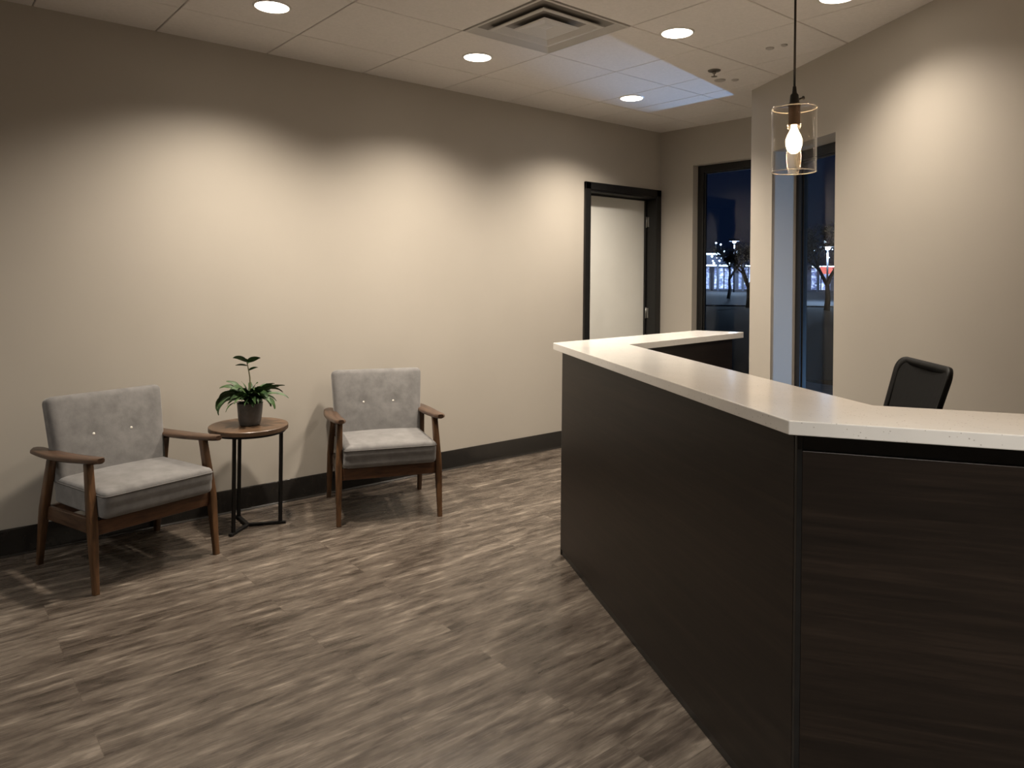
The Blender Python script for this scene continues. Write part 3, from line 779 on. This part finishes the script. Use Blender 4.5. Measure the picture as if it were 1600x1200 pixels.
# lit shop across the parking lot
sh = empty('shop_building', (0, 0, 0), 0, 'low shop building with white lit front across the dark parking lot', 'building')
sh.matrix_world = smat(26, 74); bpy.context.view_layer.update()
bm = bmesh.new(); box(bm, (-8.5, 0, 0), (14, 12, 3.5)); link('wall', bm, M['shop_wall'], sh)
bm = bmesh.new(); box(bm, (-9, -2.6, 2.55), (14.5, .02, 3.45)); link('fascia', bm, M['shop_dark'], sh)
for k in range(9):
    x = -8.0+2.45*k
    bm = bmesh.new(); box(bm, (x, -.06, .15), (x+1.9, .0, 2.3)); w_ = link('shop_window', bm, M['shop_glow'], sh)
    bm = bmesh.new(); box(bm, (x+.90, -.09, .15), (x+1.0, -.06, 2.3)); link('mullion', bm, M['post'], w_)
    bm = bmesh.new(); box(bm, (x-.42, -2.5, 0), (x-.22, -2.3, 2.55)); link('column', bm, M['shop_wall'], sh)
for xa, xb in ((-8.6, -4.6), (-3.6, .5), (3.5, 8.5)):
    bm = bmesh.new(); box(bm, (xa, -2.2, 2.40), (xb, -2.0, 2.54)); link('tube_light', bm, M['tube_glow'], sh)
bm = bmesh.new(); box(bm, (-8.2, -2.68, 3.5), (-5.6, -2.60, 3.66)); link('roof_light', bm, M['tube_glow'], sh)
bm = bmesh.new(); box(bm, (4.0, -2.70, 1.75), (5.6, -2.62, 2.45)); link('red_panel', bm, M['red_glow'], sh)
rl = random.Random(9)
for k in range(26):                           # small wall and sign lamps of different heights
    x = rl.choice((rl.uniform(-8.4, -3.6), rl.uniform(1.6, 5.6))); z = rl.choice((rl.uniform(2.6, 3.4), rl.uniform(3.5, 5.2))); a = rl.uniform(.05, .13)
    bm = bmesh.new(); lathe(bm, [(0, -a), (a*.8, -a*.5), (a, 0), (a*.8, a*.5), (0, a)], (x, -2.75, z), 8); link('small_lamp', bm, M['tube_glow'], sh)
    if z > 3.5:
        bm = bmesh.new(); box(bm, (x-.02, -2.74, 3.4), (x+.02, -2.70, z)); link('lamp_rod', bm, M['post'], sh)

# canopy light on the lot
for i, (u, d, wt, lh) in enumerate(((20.0, 66, 260, 4.6), (18.95, 44, 180, 3.3))):
    q = site(u, d); ld = bpy.data.lights.new('lot_light', 'POINT'); ld.energy = wt*14; ld.color = (.62, .78, 1.0); ld.shadow_soft_size = .2
    r = empty('street_lamp', (q.x, q.y, GZ), 0, 'white street lamp outside, seen through the %s window' % ('left' if i == 0 else 'right'), 'street lamp', 'street lamps in the parking lot')
    bm = bmesh.new(); tube(bm, [(0, 0, 0), (0, 0, lh)], .06, 8); link('pole', bm, M['post'], r)
    bm = bmesh.new(); box(bm, (-.35, -.35, lh), (.35, .35, lh+.18)); link('lamp_head', bm, M['post'], r)
    bm = bmesh.new(); lathe(bm, [(0, lh-.18), (.12, lh-.14), (.17, lh-.02), (0, lh-.01)], n=16); link('lamp_globe', bm, M['lamp_glow'], r)
    lo = bpy.data.objects.new('lot_light', ld); C.objects.link(lo); lo.parent = r; lo.location = (0, 0, lh-.35)

def tree(u, d, h, seed, label, crown=.9, leaves=900, rad=.13):
    rg = random.Random(seed); q = site(u, d)
    r = empty('tree', (q.x, q.y, GZ), 0, label, 'tree', 'trees along the parking lot')
    bm = bmesh.new(); tips = []
    def grow(p, dr, L, rd, lv):
        q_ = p + dr*L; mid_ = p+dr*L*.5+Vector((rg.uniform(-1, 1), rg.uniform(-1, 1), 0))*L*.05
        tube(bm, [p, mid_, q_], [rd, rd*.85, rd*.68], 6)
        if lv >= 2: tips.append((q_, L))
        if lv >= 5: return
        for k in range(2 if lv else 3):
            a = rg.uniform(0, 2*PI); s_ = rg.uniform(.35, .8)
            nd = (dr + Vector((math.cos(a), math.sin(a), .15))*s_).normalized()
            grow(q_, nd, L*rg.uniform(.62, .82), rd*.62, lv+1)
    grow(Vector((0, 0, 0)), Vector((rg.uniform(-.05, .05), 0, 1)).normalized(), h*.30, rad, 0)
    link('trunk', bm, M['bark'], r)
    bm = bmesh.new()
    for k in range(leaves):
        p, L = rg.choice(tips); p = p + Vector([rg.gauss(0, 1) for _ in range(3)])*L*.55*crown
        a, b, c = [Vector([rg.uniform(-1, 1) for _ in range(3)])*.055 for _ in range(3)]
        f = [bm.verts.new(p+a), bm.verts.new(p+b), bm.verts.new(p+c)]; bm.faces.new(f)
    link('foliage', bm, M['tree_leaf'], r)
    return r
tree(11.3, 35, 3.3, 11, 'dark tree by the lot edge, in the left window', 1.0, 3600)
tree(14.2, 33, 3.8, 5, 'dark spreading tree that fills the right window', 1.0, 6500, .15)
tree(14.2, 48, 4.2, 23, 'smaller dark tree further back between the two window trees', 1.0, 2000)

# low floodlights just outside the glass, shining up on the building
def flood(x, y, tx, ty, tz, label, watts, spot, blend=1.0):
    r = empty('ground_floodlight', (x, y, GZ), 0, label, 'outdoor light', 'floodlights on the walk outside')
    a = (Vector((tx, ty, tz))-Vector((x, y, GZ+.22))).normalized()
    bm = bmesh.new(); tube(bm, [(0, 0, 0), (0, 0, .16)], .02, 8); link('stake', bm, M['post'], r)
    c = Vector((0, 0, .22))
    bm = bmesh.new(); tube(bm, [c-a*.07, c+a*.04], .06, 16); link('housing', bm, M['post'], r)
    bm = bmesh.new(); tube(bm, [c+a*.041, c+a*.045], .05, 16); link('lens', bm, M['lamp_glow'], r)
    ld = bpy.data.lights.new('flood_source', 'SPOT'); ld.energy = watts; ld.color = (.36, .62, 1.0); ld.spot_size = math.radians(spot); ld.spot_blend = blend; ld.shadow_soft_size = .02
    lo = bpy.data.objects.new('flood_source', ld); C.objects.link(lo); lo.parent = r; lo.location = c+a*.06
    lo.rotation_euler = a.to_track_quat('-Z', 'Y').to_euler()
flood(.28, 9.9, 1.10, 4.45, 2.72, 'small floodlight on the walk behind the back window', 1250, 14)
q = wallpt(3.5, 1.12); q2 = wallpt(.45, .15)
flood(q.x, q.y, q2.x, q2.y, 1.5, 'small floodlight on the walk beyond the right window', 330, 70)
q = empty('bollard_light', (.9, 8.6, GZ), 0, 'short bollard lamp casting bluish light on the walk outside', 'outdoor light', 'floodlights on the walk outside')
bm = bmesh.new(); tube(bm, [(0, 0, 0), (0, 0, .62)], .06, 16); link('post', bm, M['post'], q)
bm = bmesh.new(); lathe(bm, [(0, .62), (.05, .62), (.05, .72), (0, .72)], n=20); link('diffuser', bm, M['blue_glow'], q)
bm = bmesh.new(); lathe(bm, [(0, .72), (.065, .72), (.065, .75), (0, .755)], n=20); link('cap', bm, M['post'], q)
